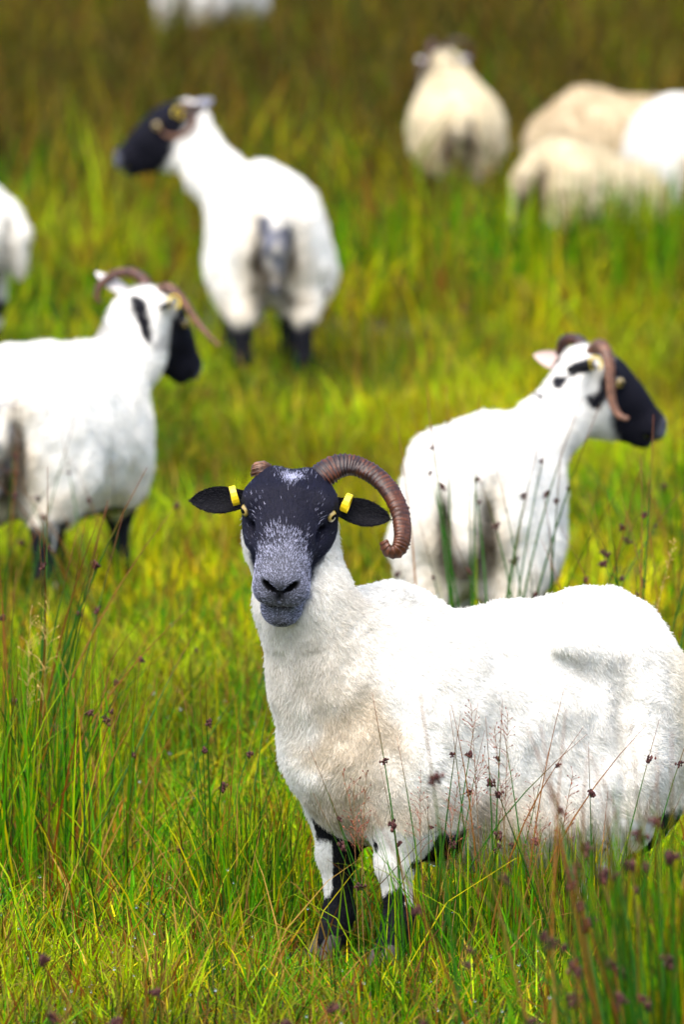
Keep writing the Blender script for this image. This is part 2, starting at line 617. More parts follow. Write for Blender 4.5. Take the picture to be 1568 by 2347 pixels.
def tube(path, sides=12, ridge=0.0, ridges=0, flat=1.0, cap=True, seed=0):
    P = path[:, :3]; R = path[:, 3].copy()
    n = len(P)
    T = np.gradient(P, axis=0); T /= np.linalg.norm(T, axis=1, keepdims=True) + 1e-12
    u = np.cross(T[0], [0.3, 0.1, 1.0]); u /= np.linalg.norm(u)
    V = []
    L = np.concatenate([[0], np.cumsum(np.linalg.norm(np.diff(P, axis=0), axis=1))]); L /= L[-1]
    for i in range(n):
        u = u - T[i] * (u @ T[i]); u /= np.linalg.norm(u)
        w = np.cross(T[i], u)
        r = R[i]
        for k in range(sides):
            a = 2 * math.pi * k / sides
            rr = r
            if ridges:
                ph = L[i] * ridges + 0.45 * math.sin(L[i] * 23) + 0.22 * math.sin(2 * a + seed + 5 * L[i])
                saw = (ph % 1.0)
                rr = r * (1 + ridge * (1 + .7 * math.sin(L[i] * 31 + a) * math.sin(L[i] * 13 + 2 * a)) * ((1 - saw) ** 2 - 0.35) + 0.05 * math.sin(a * 3 + 4 * L[i]))
            V.append(P[i] + (u * math.cos(a) + w * math.sin(a) * flat) * rr)
    V = np.array(V)
    F = []
    for i in range(n - 1):
        for k in range(sides):
            k2 = (k + 1) % sides
            F.append((i * sides + k, i * sides + k2, (i + 1) * sides + k2, (i + 1) * sides + k))
    T3 = []
    if cap:
        for i, fl in ((0, True), (n - 1, False)):
            V = np.concatenate([V, P[i:i + 1]])
            c = len(V) - 1
            for k in range(sides):
                k2 = (k + 1) % sides
                a, b = i * sides + k, i * sides + k2
                T3.append((c, b, a) if fl else (c, a, b))
    return V, [np.array(F), np.array(T3).reshape(-1, 3)], L


def horn(parent, pts, n=90, sides=18, ridges=34, ridge=0.16, tone='rust', label=None):
    path = spline(pts, n)
    V, F, L = tube(path, sides, ridge, ridges, 0.78)
    Lr = np.concatenate([np.repeat(L, sides), [0, 1]])
    ph = (Lr * ridges + 0.45 * np.sin(Lr * 23) + 0.1) % 1.0
    if tone == 'rust':
        a, b, c = np.array((.10, .026, .007)), np.array((.010, .007, .010)), np.array((.14, .046, .018))
    elif tone == 'pink':
        a, b, c = np.array((.20, .085, .042)), np.array((.08, .034, .02)), np.array((.26, .125, .07))
    else:
        a, b, c = np.array((.2, .06, .025)), np.array((.08, .03, .02)), np.array((.28, .12, .06))
    nz = noise(V, 55, 5)
    cols = mix(a, b, sstep(.35, .8, ph) * .9)
    cols = mix(cols, b, sstep(.42, .68, nz) * .85 * (1 - .7 * Lr))
    cols = mix(cols, c, sstep(.3, .9, Lr) * .55)
    o = link('horn', np_mesh('horn', V, F, cols, True, M_HORN), parent)
    if label: o['label'] = label
    return o


def ear(parent, base, tip, up, width, colout, colin, notch=False, cup=0.35, spots=None, hair=0):
    base, tip, up = (np.array(v, float) for v in (base, tip, up))
    ax = tip - base; L = np.linalg.norm(ax); ax /= L
    side = np.cross(up, ax); side /= np.linalg.norm(side)
    up = np.cross(ax, side)
    nu, nv = 22, 9
    V = []
    top = []
    for layer in (1, -1):
        for i in range(nu):
            u = i / (nu - 1)
            w = width * 0.5 * (0.42 + 0.58 * math.sin(min(1, u * 1.55) * math.pi / 2)) * max(0, 1 - max(0, (u - .42) / .58) ** 2.3) ** 0.75
            w = max(w, 0.0004)
            for j in range(nv):
                v = -1 + 2 * j / (nv - 1)
                z = cup * w * (v * v) * (1.0 if u < .8 else 1.0) - 0.06 * L * math.sin(u * math.pi) + layer * 0.0022 * (1 - v ** 4) * (1 - u ** 6)
                uu = u
                if notch and u > .78 and abs(v - .15) < .3: uu = .78 + (u - .78) * (abs(v - .15) / .3)
                V.append(base + ax * L * uu + side * w * v + up * z)
    V = np.array(V)
    F = []
    for l in (0, 1):
        o = l * nu * nv
        for i in range(nu - 1):
            for j in range(nv - 1):
                q = [o + i * nv + j, o + (i + 1) * nv + j, o + (i + 1) * nv + j + 1, o + i * nv + j + 1]
                F.append(q if l == 1 else q[::-1])
    for i in range(nu - 1):
        for j in (0, nv - 1):
            q = [i * nv + j, (i + 1) * nv + j, nu * nv + (i + 1) * nv + j, nu * nv + i * nv + j]
            F.append(q if j == 0 else q[::-1])
    F = np.array(F)
    cols = np.zeros((len(V), 3))
    cols[:nu * nv] = colin; cols[nu * nv:] = colout
    if spots is not None:
        cols = mix(cols, spots, sstep(.52, .60, noise(V, 38, 9)))
    o = link('ear', np_mesh('ear', V, F, cols, True, M_EAR), parent)
    if hair:
        vn, fn = vnormals(V, F)
        r, nn = sample_surface(V, F, vn, fn, hair, lambda p: np.ones(len(p)))
        c = np.tile(np.array(colout)[None], (hair, 1)) * rng.uniform(.4, 2.2, (hair, 1))
        hair_curves('ear_hair', r, nn, np.tile(ax, (hair, 1)), rng.uniform(.003, .007, hair), c, o, M_HAIR, .0004, .00015, 3, .25, .35, 1.0)
    return o


def ear_tag(parent, p, axis, up, s=1.0):
    """bent strip clipped round the ear edge"""
    axis = np.array(axis, float); axis /= np.linalg.norm(axis)
    up = np.array(up, float); up -= axis * (up @ axis); up /= np.linalg.norm(up)
    f = np.cross(axis, up)
    V = []; F = []
    n = 15
    for i in range(n):
        a = math.radians(-45 + 285 * i / (n - 1))
        st = 1.0 if 2 < i < n - 3 else 1.15
        for (rr, ww) in ((.0105, -1), (.0105, 1), (.0130, 1), (.0130, -1)):
            V.append(np.array(p) + s * (f * math.cos(a) * rr * 1.0 + up * (math.sin(a) * rr * 1.25) + axis * ww * .0048 * st))
    for i in range(n - 1):
        for k in range(4):
            k2 = (k + 1) % 4
            F.append((i * 4 + k, i * 4 + k2, (i + 1) * 4 + k2, (i + 1) * 4 + k))
    F.append((3, 2, 1, 0)); F.append(tuple((n - 1) * 4 + k for k in range(4)))
    return link('ear_tag', np_mesh('ear_tag', np.array(V), np.array(F), None, False, M_TAG), parent)


def hoof_mesh():
    V = []; F = []
    for s in (-1, 1):
        o = len(V)
        rings = [(-.0, .0155, .024), (.018, .0145, .021), (.036, .012, .017), (.046, .006, .010)]
        m = 10
        for z, ry, rx in rings:
            for k in range(m):
                a = 2 * math.pi * k / m
                V.append((rx * math.cos(a) * (1.25 if math.cos(a) > 0 else .85) + .012 - z * .35, s * .0165 + ry * math.sin(a), z - .022))
        for i in range(len(rings) - 1):
            for k in range(m):
                k2 = (k + 1) % m
                F.append((o + i * m + k, o + i * m + k2, o + (i + 1) * m + k2, o + (i + 1) * m + k))
    return np_mesh('hoof', np.array(V), np.array(F), None, True, M_HOOF)


HOOF = hoof_mesh()


def uv_sphere(n=20, m=14):
    V = []; F = []
    for i in range(m + 1):
        t = math.pi * i / m
        for j in range(n):
            p = 2 * math.pi * j / n
            V.append((math.cos(t), math.sin(t) * math.cos(p), math.sin(t) * math.sin(p)))
    for i in range(m):
        for j in range(n):
            F.append((i * n + j, (i + 1) * n + j, (i + 1) * n + (j + 1) % n, i * n + (j + 1) % n))
    return np_mesh('eye', np.array(V), np.array(F), None, True, M_EYE)


EYE = uv_sphere()


def build_sheep(label, O, heading, scale, prm, head, colour, res, fine=None, fleece=0, fleece_len=.016, fleece_r=(.0007, .00025),
                face_hair=0, lumps=.008, hooves=True, seed=0, eyes=True, group=None):
    root = bpy.data.objects.new('sheep', None)
    COL.objects.link(root)
    root.location = (O[0], O[1], 0)
    root.rotation_euler = (0, 0, math.radians(heading))
    root.scale = (scale,) * 3
    tag(root, label, 'sheep', group or 'shorn blackface sheep standing in the pasture')
    prims = torso_prims(prm) + head_prims(head, fine is not None) + prm.get('last', [])
    lo = np.array([1e9] * 3); hi = -lo
    for kind, a, b, R, k, sub in prims:
        if sub: continue
        if kind == 'E': m = max(b); lo = np.minimum(lo, a - m); hi = np.maximum(hi, a + m)
        else: m = max(R); lo = np.minimum(lo, np.minimum(a, b) - m); hi = np.maximum(hi, np.maximum(a, b) + m)
    lo -= .03; hi += .03; lo[2] = max(lo[2], -.03)
    if fine:
        c = head.w((.05, 0, -.02)); ext = .135
        ax = [axis_grid(lo[i], hi[i], res, fine, c[i] - ext, c[i] + ext) for i in range(3)]
    else:
        ax = [axis_grid(lo[i], hi[i], res) for i in range(3)]
    D = field(*ax, prims)
    V, F = surface_nets(D, *ax)
    vn, fn = vnormals(V, F)
    Ph = head.inv(V)
    body_w = sstep(.12, .25, V[:, 2]) * (1 - sstep(-.10, -.03, Ph[:, 0]) * (np.linalg.norm(Ph, axis=1) < .25))
    d = (noise(V, 14, seed) - .5) * 2 + (noise(V * [1, 1, .6], 38, seed + 1) - .5) * 1.2
    V = V + vn * (d * lumps * body_w)[:, None]
    vn, fn = vnormals(V, F)
    cols, wool = colour(V, Ph, vn)
    link('body', np_mesh('body', V, F, cols, True, M_SKIN), root)
    if fleece:
        def dens(p):
            return colour(p, head.inv(p), None)[1] + .02
        r, nn = sample_surface(V, F, vn, fn, fleece, dens)
        c, w = colour(r, head.inv(r), nn)
        c = c * rng.uniform(.86, 1.12, (len(c), 1))
        flow = np.tile(np.array([[-.35, 0, -.8]]), (len(r), 1)) + (np.stack([noise(r, 9, 31), noise(r, 9, 32), noise(r, 9, 33)], 1) - .5) * 1.1
        flow = flow + (np.stack([noise(r, 45, 34), noise(r, 45, 35), noise(r, 45, 36)], 1) - .5) * 1.3
        keep = w > .1
        ln = fleece_len * (.35 + .65 * w) * rng.uniform(.6, 1.25, len(r)) * (.65 + .7 * noise(r, 30, 37))
        hair_curves('fleece', r[keep], nn[keep], flow[keep], ln[keep], np.clip(c[keep], 0, .92), root, M_WOOL, *fleece_r, 4, .24, .62, .7, .10)
    if face_hair:
        def dens2(p):
            return (1 - colour(p, head.inv(p), None)[1]) * (p[:, 2] > .03) * np.where(np.linalg.norm(head.inv(p), axis=1) < .28, 1.0, .35) + .001
        r, nn = sample_surface(V, F, vn, fn, face_hair, dens2)
        q = head.inv(r)
        hd = np.linalg.norm(q, axis=1) < .28
        c, w = colour(r, q, nn, True)
        flow = np.where(hd[:, None], -(head.R[:, 0])[None] + (q[:, 1:2] * 4) * head.R[:, 1][None] + (rng.random((len(r), 1)) * .2) * head.R[:, 2][None], np.array([[0, 0, -1.0]]))
        q = unwarp(q)
        nosed = (nostril_d(q) < 1.35) | ((np.abs(q[:, 2] + .0815) < .0065) & (q[:, 0] > .1)) | (np.linalg.norm((q - np.array([.186, 0, -.05])) / [1, .6, 1.2], axis=1) < .013)
        ln = np.where(hd, .0105 - .004 * sstep(.06, .17, q[:, 0]), .009) * rng.uniform(.6, 1.2, len(r))
        ln = np.where(nosed & hd, .0008, ln)
        ln = np.where(hd & (q[:, 0] > .12), ln * .8, ln)
        hair_curves('face_hair', r, nn, flow, ln, c, root, M_HAIR, .00033, .00012, 3, .12, .26, 1.0)
    if eyes:
        for sg in (1, -1):
            e = link('eye', EYE, root)
            e.location = head.w((.032, sg * .0685, .007))
            axis = Vector(head.R @ np.array([.55, sg * .83, .10])); z = Vector(head.R[:, 2])
            y = z.cross(axis).normalized(); z = axis.cross(y).normalized(); axis.normalize()
            mt = Matrix((axis, y, z)).transposed()
            e.rotation_euler = mt.to_euler()
            e.scale = (.0132 * head.s,) * 3
    if hooves:
        for key, df in (('front', (.305, .088)), ('hind', (-.318, .092))):
            L = prm.get(key)
            for i, s in enumerate((1, -1)):
                x, y = (L[i][3][0], L[i][3][1]) if L else df
                hf = link('hoof', HOOF, root)
                hf.location = (x + .005, s * y, .012)
    return root, V


WHITE = np.array((.88, .86, .81)); BEIGE = np.array((.62, .50, .33)); BLACK = np.array((.007, .007, .010)); CREAM = np.array((.78, .70, .52))
BLUEGREY = np.array((.30, .31, .38)); DIRT_SHADE = np.array((.22, .15, .075))  # the brown serves dirt and the shade painted into rump creases


def patch(P, c, r, seed, fr=30, soft=.25):
    """0..1 mask of an irregular blotch round c"""
    d = np.linalg.norm((P - np.array(c)) / np.array(r), axis=1) + (noise(P, fr, seed) - .5) * .9
    return 1 - sstep(1 - soft, 1 + soft, d)


# ------------------------------------------------------------------ the near sheep looking at the camera
H1 = Head((.454, .020, .808), 50, 27, -4, 1.03)


def colour_near(P, Q, n, perhair=False):
    k = len(P)
    Q = unwarp(Q)
    c = np.tile(WHITE, (k, 1))
    nz = noise(P, 24, 2)
    # stains of the fleece
    c = mix(c, BEIGE, .6 * patch(P, (.37, .10, .40), (.07, .10, .09), 5, 22, .5))
    c = mix(c, BEIGE * 1.15, .22 * patch(P, (.40, .02, .55), (.10, .12, .12), 6, 14, .6))
    c = mix(c, BEIGE, .55 * patch(P, (.05, .10, .20), (.34, .22, .085), 7, 10, .6))
    c = mix(c, BEIGE * .9, .6 * patch(P, (.33, .05, .27), (.10, .10, .05), 8, 18, .5))
    c = mix(c, CREAM, .5 * patch(P, (-.36, .16, .33), (.10, .10, .20), 9, 14, .6))
    c = mix(c, DIRT_SHADE, .5 * patch(P, (.14, .15, .26), (.03, .05, .06), 10, 26, .5))
    wool = np.ones(k)
    # legs: black below the knee with a white patch on the outer front side
    leg = (P[:, 2] < .24 + .03 * (nz - .5))
    legm = sstep(.245, .225, P[:, 2] + .03 * (nz - .5)) * ((P[:, 0] > .17) | (P[:, 0] < -.12)) * (np.abs(P[:, 1]) > .03)
    Pl = P.copy()
    inner = (P[:, 1] < .02)
    front = P[:, 0] > .1
    # sheep's right front leg: white along its outer edge, left front leg: white with small spots
    wr = (.819 * (P[:, 0] - .277) - .574 * (P[:, 1] + .087) > .011 + .02 * (nz - .5)) & (P[:, 2] > .100) & ((P[:, 2] < .20) | (P[:, 1] < -.10))
    wl = (P[:, 1] > .0) & (P[:, 2] > .105) & (noise(P, 34, 12) < .63) & (P[:, 0] + .35 * (P[:, 1] - .09) > .262)
    white_leg = np.where(front, np.where(inner, wr, wl), (noise(P, 20, 14) > .55) & (P[:, 1] > 0)).astype(float)
    lc = mix(np.tile(BLACK, (k, 1)), WHITE * .9, white_leg)
    c = mix(c, lc, legm)
    wool = wool * (1 - legm * .8)
    # head
    near = np.linalg.norm(Q - np.array([.04, 0, -.02]), axis=1) < .22
    edge = np.minimum(Q[:, 0] - (-.070 + np.maximum(0, -Q[:, 2] - .012) * 1.6), np.minimum(Q[:, 2] + .143, np.where(Q[:, 2] < -.05, .060 - np.abs(Q[:, 1]) + .35 * np.minimum(0, Q[:, 2] + .05), .05))) + (noise(P, 60, 16) - .5) * .014
    face = sstep(-.008, .008, edge) * near
    hc = np.tile(BLACK * np.array([1.0, 1.0, 1.5]), (k, 1))
    # frosted muzzle
    g = sstep(.080, .165, Q[:, 0] + .35 * np.abs(Q[:, 1]) * 0 + (noise(P, 70, 18) - .5) * .03) * (1 - .97 * sstep(.020, .044, np.abs(Q[:, 1]) - .40 * np.maximum(0, Q[:, 0] - .085)))
    chin = sstep(-.075, -.095, Q[:, 2]) * sstep(.07, .11, Q[:, 0])
    g = np.maximum(g, chin * .8)
    star = np.exp(-((Q[:, 0] + .006) / .022) ** 2 - (Q[:, 1] / (.005 + .40 * np.maximum(0, .018 - Q[:, 0]))) ** 2) * sstep(.01, .03, Q[:, 2])
    eyem = np.exp(-((Q[:, 0] - .05) / .022) ** 2 - ((np.abs(Q[:, 1]) - .053) / .008) ** 2) * .07
    if perhair:
        rr = rng.random(k)
        lighth = rr < np.clip(.002 + g * .62 + star * .9 + eyem, 0, 1)
        val = rng.uniform(.45, 1.0, k)
        hc = np.where(lighth[:, None], np.array([.62, .64, .86])[None] * val[:, None], hc * rng.uniform(.5, 2.0, (k, 1)) * np.array([[.9, .95, 1.2]]))
    else:
        hc = mix(hc, BLUEGREY * .5, np.clip(g * .6 + star * .5 + eyem * .4, 0, 1))
    # nose leather, nostrils, mouth
    nl = np.exp(-(((Q - np.array([.184, 0, -.046])) / np.array([.014, .010, .012])) ** 2).sum(1) * 1.2)
    hc = mix(hc, BLACK * 1.2, np.clip(nl * 1.4, 0, .85))
    hc = mix(hc, BLACK * .3, 1 - sstep(1.05, 1.5, nostril_d(Q)))
    mouth = sstep(.0075, .004, np.abs(Q[:, 2] + .0815)) * (Q[:, 0] > .10)
    hc = mix(hc, BLACK, mouth * .9)
    er = np.linalg.norm((Q - np.array([.027, 0, .006])) * [1, 0, 1] + np.stack([Q[:, 1] * 0, np.abs(Q[:, 1]) - .070, Q[:, 1] * 0], 1), axis=1)
    hc = mix(hc, BLACK * .6, sstep(.022, .016, er))
    c = mix(c, hc, face)
    wool = wool * (1 - face)
    return c, wool


near_prm = dict(rump=-.228, rumpr=.148, haunch=-.215, bc=.385, tail=[((-.375, 0, .46), (-.405, 0, .39), .042, .036), ((-.405, 0, .39), (-.410, 0, .28), .036, .022)],
    extra=[
        E((.235, 0, .535), (.105, .095, .120), .04),                       # withers hump
        C((-.06, 0, .485), (-.235, 0, .488), .120, .122, .04),            # straight loin
        C((-.030, .160, .550), (-.15, .150, .522), .012, .026, .045),  # hip bone ridge
        E((-.05, .055, .24), (.26, .14, .10), .08),                        # hanging belly
        C((-.205, .145, .51), (-.20, .160, .33), .040, .055, .035),          # thigh front edge
    ],
    after=[E((-.150, .222, .39), (.012, .05, .12), .04, None, True),    # hollow flank
           E((.085, 0, .668), (.055, .17, .062), .05, None, True)],         # dip behind the withers
    front=[((.25, .105, .31), (.280, .096, .175), (.272, .096, .072), (.290, .096, .022)),
           ((.25, .095, .31), (.278, .088, .175), (.275, .085, .070), (.292, .085, .022))],
    hind=[((-.17, .120, .30), (-.175, .110, .195), (-.130, .108, .075), (-.105, .108, .022)),
          ((-.25, .115, .31), (-.27, .100, .200), (-.235, .098, .075), (-.21, .098, .022))],
    neck=[((.24, 0, .48), .140), ((.350, .004, .515), .106), ((.420, .018, .630), .076), (tuple(H1.w((-.030, 0, -.065))), .070)],
)
near, _ = build_sheep('black-faced sheep with a single curled horn and two yellow ear tags, staring straight out',
                      (.269, 19.962), 215, 1.0, near_prm, H1, colour_near, .0085, .0026, fleece=240000, fleece_len=.0105, fleece_r=(.00062, .00022),
                      face_hair=210000, lumps=.007, seed=21)
cdir = np.array([.574, .819, 0])        # towards the viewer in the sheep's own frame
hp = [(.425, .048, .842, .029), (.410, .058, .859, .0285), (.388, .073, .874, .026), (.360, .093, .874, .0215), (.326, .117, .850, .020),
      (.302, .134, .806, .0185), (.296, .138, .762, .017), (.302, .134, .735, .0145), (.316, .124, .733, .0115), (.323, .119, .750, .008)]
off = [-.035, -.04, -.045, -.045, -.03, -.005, .02, .03, .03, .028]
horn(near, [(*(np.array(p[:3]) + cdir * o), p[3]) for p, o in zip(hp, off)], 190, 24, 48, .17, 'rust', 'long ridged rusty brown horn curling out and down')
horn(near, [(*H1.w((-.050, -.052, .030)), .022), (*H1.w((-.056, -.056, .040)), .019), (*H1.w((-.060, -.058, .048)), .010)], 24, 14, 4, .25, 'pink', 'short broken pink horn stub')
for sg, tipq, nt_ in ((1, (-.008, .172, -.018), False), (-1, (-.012, -.172, -.010), True)):
    b = H1.w((-.018, sg * .064, -.002)); t = H1.w(tipq)
    ear(near, b, t, H1.R @ np.array([.80, 0, .58]), .050, (.006, .006, .009), (.006, .006, .009), notch=nt_, hair=1800)
    ear_tag(near, H1.w((-.004, sg * .096, .010)), H1.R @ np.array([.25, sg, -.25]), H1.R @ np.array([-.5, 0, .85]), 1.15)


# ------------------------------------------------------------------ the other sheep
def colour_plain(seed, face=1.0, base=WHITE, dirt_shade=.6, spot=0.0, legs=.21, cheek=1.15, tailgrey=0.0, face_back=-.068, bar=0, socks=1):
    def f(P, Q, n, perhair=False):
        k = len(P)
        c = np.tile(base, (k, 1))
        nz = noise(P, 18, seed)
        c = mix(c, BEIGE, dirt_shade * .6 * sstep(.36, .20, P[:, 2] + .10 * (nz - .5)))
        c = mix(c, BEIGE, dirt_shade * .75 * patch(P, (-.45, .06, .33), (.10, .055, .17), seed + 3, 16, .6))
        c = mix(c, BEIGE, dirt_shade * .75 * patch(P, (-.45, -.06, .33), (.10, .055, .17), seed + 4, 16, .6))
        c = mix(c, DIRT_SHADE * .35, np.minimum(1, dirt_shade * 1.5) * patch(P, (-.43, 0, .27), (.08, .062, .15), seed + 5, 20, .5))  # shade between the hind legs painted into the coat, along with dirt
        for sg in (1, -1): c = mix(c, DIRT_SHADE * .4, np.minimum(1, dirt_shade * 1.2) * patch(P, (-.43, sg * .052, .36), (.06, .020, .10), seed + 11, 24, .4))  # slits beside the tail: crease shade put into the colour, plus dirt
        if tailgrey:
            t = (P[:, 0] < -.43) & (np.abs(P[:, 1]) < .05) & (P[:, 2] < .52)
            c = mix(c, BLUEGREY * .6, t * tailgrey * sstep(.40, .62, noise(P, 34, seed + 8)))
        wool = np.ones(k)
        legm = sstep(legs + .02, legs - .02, P[:, 2] + .06 * (nz - .5)) * (np.abs(P[:, 1]) > .02)
        lc = mix(np.tile(BLACK * 1.5, (k, 1)), WHITE * .8, socks * sstep(.68, .74, noise(P, 22, seed + 6)))
        c = mix(c, lc, legm)
        wool = wool * (1 - legm)
        near = np.linalg.norm(Q - np.array([.04, 0, -.02]), axis=1) < .22
        e = Q[:, 0] - (face_back + np.maximum(0, -Q[:, 2] - .005) * cheek) + (noise(P, 40, seed + 7) - .5) * .02
        fm = sstep(-.01, .01, e) * near * face
        hc = np.tile(BLACK * np.array([.6, .6, .9]), (k, 1))
        hc = mix(hc, BLUEGREY * .8, .6 * sstep(.148, .172, Q[:, 0]))
        c = mix(c, hc, fm)
        if spot:
            nk = (np.linalg.norm(Q - np.array([-.07, 0, -.05]), axis=1) < .13)
            c = mix(c, BLACK * 2, nk * spot * sstep(.62, .68, noise(P, 26, seed + 9)))
        if bar:
            a, b = np.array([-.085, -.055, -.025]), np.array([-.035, -.060, -.085])
            t = np.clip(((Q - a) @ (b - a)) / ((b - a) @ (b - a)), 0, 1)
            c = mix(c, BLACK * 1.5, 1 - sstep(.8, 1.2, np.linalg.norm((Q - a - t[:, None] * (b - a)) / np.array([.016, .06, .016]), axis=1)))
        wool = wool * (1 - fm)
        return c, wool
    return f


def std_neck(h, base=((.23, 0, .52), .145), mid=None):
    e = h.w((-.040, 0, -.060))
    m = mid or (tuple(np.array(base[0]) * .45 + e * .55 + np.array([.03, 0, -.01])), .105)
    return [base, m, (tuple(e), .078)]


def std_ears(root, h, w=.05, out=(.05, .05, .06), inn=(.2, .12, .12), droop=-.02, spots=None, sides=(1, -1), tags=(1,), back=-.06):
    for sg in sides:
        ear(root, h.w((-.022, sg * .062, .010)), h.w((back, sg * .165, droop)), h.R @ np.array([.85, 0, -.45]), w, out, inn, spots=spots)
        if sg in tags:
            ear_tag(root, h.w((-.03, sg * .092, .022)), h.R @ np.array([-.2, sg, -.05]), h.R @ np.array([-.6, 0, .8]), 1.2)


def curl_horn(root, h, sg, pts, tone, rs=1.0, **kw):
    """pts in the head frame (for the left side), radius last"""
    return horn(root, [(*h.w((a, sg * b, c)), r * h.s * rs * .85) for a, b, c, r in pts], 70, 14, kw.get('ridges', 26), kw.get('ridge', .12), tone)


CURL = [(-.055, .035, .045, .021), (-.085, .060, .068, .020), (-.115, .100, .050, .018), (-.105, .125, .005, .015), (-.065, .135, -.030, .012), (-.015, .135, -.035, .008), (.015, .140, -.022, .004)]
TIGHT = [(-.055, .030, .045, .020), (-.090, .050, .050, .019), (-.105, .075, .010, .017), (-.075, .088, -.045, .014), (-.02, .090, -.060, .011), (.03, .090, -.040, .008), (.045, .092, -.01, .004)]

# sheep behind the near one, seen from the rear, head turned to the right
H2 = Head((.43, -.245, .702), -79, 26, 0, 1.18)
p2 = dict(bc=.42, bh=.19, bw=.92, sz=.405, neck=[((.23, -.06, .50), .095), ((.335, -.145, .60), .070), (tuple(H2.w((-.040, 0, -.060))), .064)],
          extra=[C((-.05, 0, .52), (-.30, 0, .52), .10, .11, .06), C((-.25, .10, .565), (-.30, .10, .55), .03, .03, .06), C((-.25, -.10, .565), (-.30, -.10, .55), .03, .03, .06)])
s2, _ = build_sheep('white sheep seen from behind, black face turned aside, close behind the single-horned sheep',
                    (.315, 24.95), 84, .92, p2, H2, colour_plain(40, spot=1.0, cheek=.9, face_back=.0), .011, fleece=45000, fleece_len=.014, fleece_r=(.0011, .0004), seed=41)
curl_horn(s2, H2, -1, [(-.04, .035, .040, .019), (-.035, .060, .060, .018), (-.012, .090, .045, .016), (.010, .105, .005, .013), (.032, .11, -.032, .011), (.055, .115, -.052, .009), (.078, .12, -.052, .006)], 'pink')
curl_horn(s2, H2, 1, [(a * .75, b * .8, c * .7, r * .9) for a, b, c, r in CURL], 'rust')
ear(s2, H2.w((-.03, .055, .000)), H2.w((-.130, .11, -.020)), H2.R @ np.array([-.3, -.8, .3]), .054, (.66, .62, .58), (.55, .42, .38))
std_ears(s2, H2, .050, (.02, .02, .03), (.02, .02, .03), -.01, None, (-1,), (-1,), -.09)

# sheep at the left, rump cut by the frame
H3 = Head((.43, -.150, .690), -44, 40, 0, 1.08)
p3 = dict(sz=.40, extra=[C((-.05, 0, .53), (-.33, 0, .535), .11, .115, .06)], neck=[((.23, -.04, .50), .105), ((.34, -.10, .59), .076), (tuple(H3.w((-.040, 0, -.060))), .070)])
s3, _ = build_sheep('white sheep with two widely spread horns, turned away, rump cut by the frame',
                    (-.700, 27.1), 73, .94, p3, H3, colour_plain(60, spot=.4, cheek=.75, face_back=.0, tailgrey=.7, bar=1), .012, fleece=40000, fleece_len=.014, fleece_r=(.0012, .0005), seed=61)
curl_horn(s3, H3, 1, [(-.05, .035, .040, .021), (-.065, .055, .055, .020), (-.09, .085, .055, .018), (-.112, .110, .028, .016), (-.120, .118, -.012, .013), (-.11, .115, -.04, .009), (-.095, .105, -.045, .005)], 'rust')
curl_horn(s3, H3, -1, [(-.05, .035, .040, .019), (-.045, .06, .05, .018), (-.01, .09, .04, .015), (.03, .115, .02, .012), (.07, .14, .005, .009), (.105, .155, .0, .006)], 'pink')
std_ears(s3, H3, .056, (.66, .62, .60), (.6, .5, .46), .02, None, (1,), (), -.13)
std_ears(s3, H3, .050, (.02, .02, .03), (.03, .03, .04), -.02, None, (-1,), (-1,), -.08)

# sheep standing farther off, rear view, head in profile to the left
H4 = Head((.40, .268, .762), 83, 20, 0, 1.2)
p4 = dict(bc=.445, bh=.168, neck=[((.22, .05, .51), .100), ((.31, .150, .61), .074), (tuple(H4.w((-.040, 0, -.060))), .064)], bw=.86,
          extra=[C((-.10, 0, .53), (-.32, 0, .53), .11, .11, .06)])
s4, _ = build_sheep('white sheep seen from behind with grey spotted tail and black head in profile',
                    (-.235, 34.7), 94, 1.0, p4, H4, colour_plain(80, tailgrey=1.0, legs=.185, cheek=1.1, face_back=-.05, socks=0), .013, fleece=34000, fleece_len=.014, fleece_r=(.0014, .0006), seed=81)
TIGHT4 = [(a * .62, b * .85, c * .62, r * .75) for a, b, c, r in TIGHT]
curl_horn(s4, H4, 1, TIGHT4, 'pink')
curl_horn(s4, H4, -1, TIGHT4, 'pink')
std_ears(s4, H4, .052, (.25, .25, .30), (.2, .15, .15), .02, None, (1, -1), (1, -1), -.11)

# sheep at the left edge: only its rump is in view
H5 = Head((.52, 0, .60), 0, 45)
p5 = dict(neck=std_neck(H5))
s5, _ = build_sheep('white sheep of which only the rounded rump and a dark hind leg show',
                    (-1.448, 35.2), 165, .97, p5, H5, colour_plain(100, dirt_shade=.2), .015, fleece=22000, fleece_r=(.0014, .0006), seed=101)

# far sheep at the top edge
H6 = Head((.53, 0, .40), 0, 60)
p6 = dict(neck=std_neck(H6))
s6, _ = build_sheep('far blurred white sheep cut off by the top of the frame',
                    (-.66, 58.0), 62, .95, p6, H6, colour_plain(120, dirt_shade=.3), .018, fleece=15000, fleece_r=(.002, .001), seed=121)

# far cream sheep from behind with its head up
H7 = Head((.43, .07, .70), 40, 30, 0, 1.08)
p7 = dict(neck=std_neck(H7), bw=1.08, extra=[E((-.1, 0, .44), (.32, .19, .19), .06)])
s7, _ = build_sheep('cream woolly sheep seen from behind with its head up between two small horns',
                    (.44, 43.6), 92, .82, p7, H7, colour_plain(140, base=CREAM * 1.05, dirt_shade=.7, cheek=2.5, face_back=.0, spot=.6), .015, fleece=24000, fleece_len=.03, fleece_r=(.002, .0008), seed=141)
curl_horn(s7, H7, 1, CURL, 'rust'); curl_horn(s7, H7, -1, CURL, 'rust')
std_ears(s7, H7, .05, (.5, .48, .5), (.4, .3, .3), .0, None, (1, -1), ())

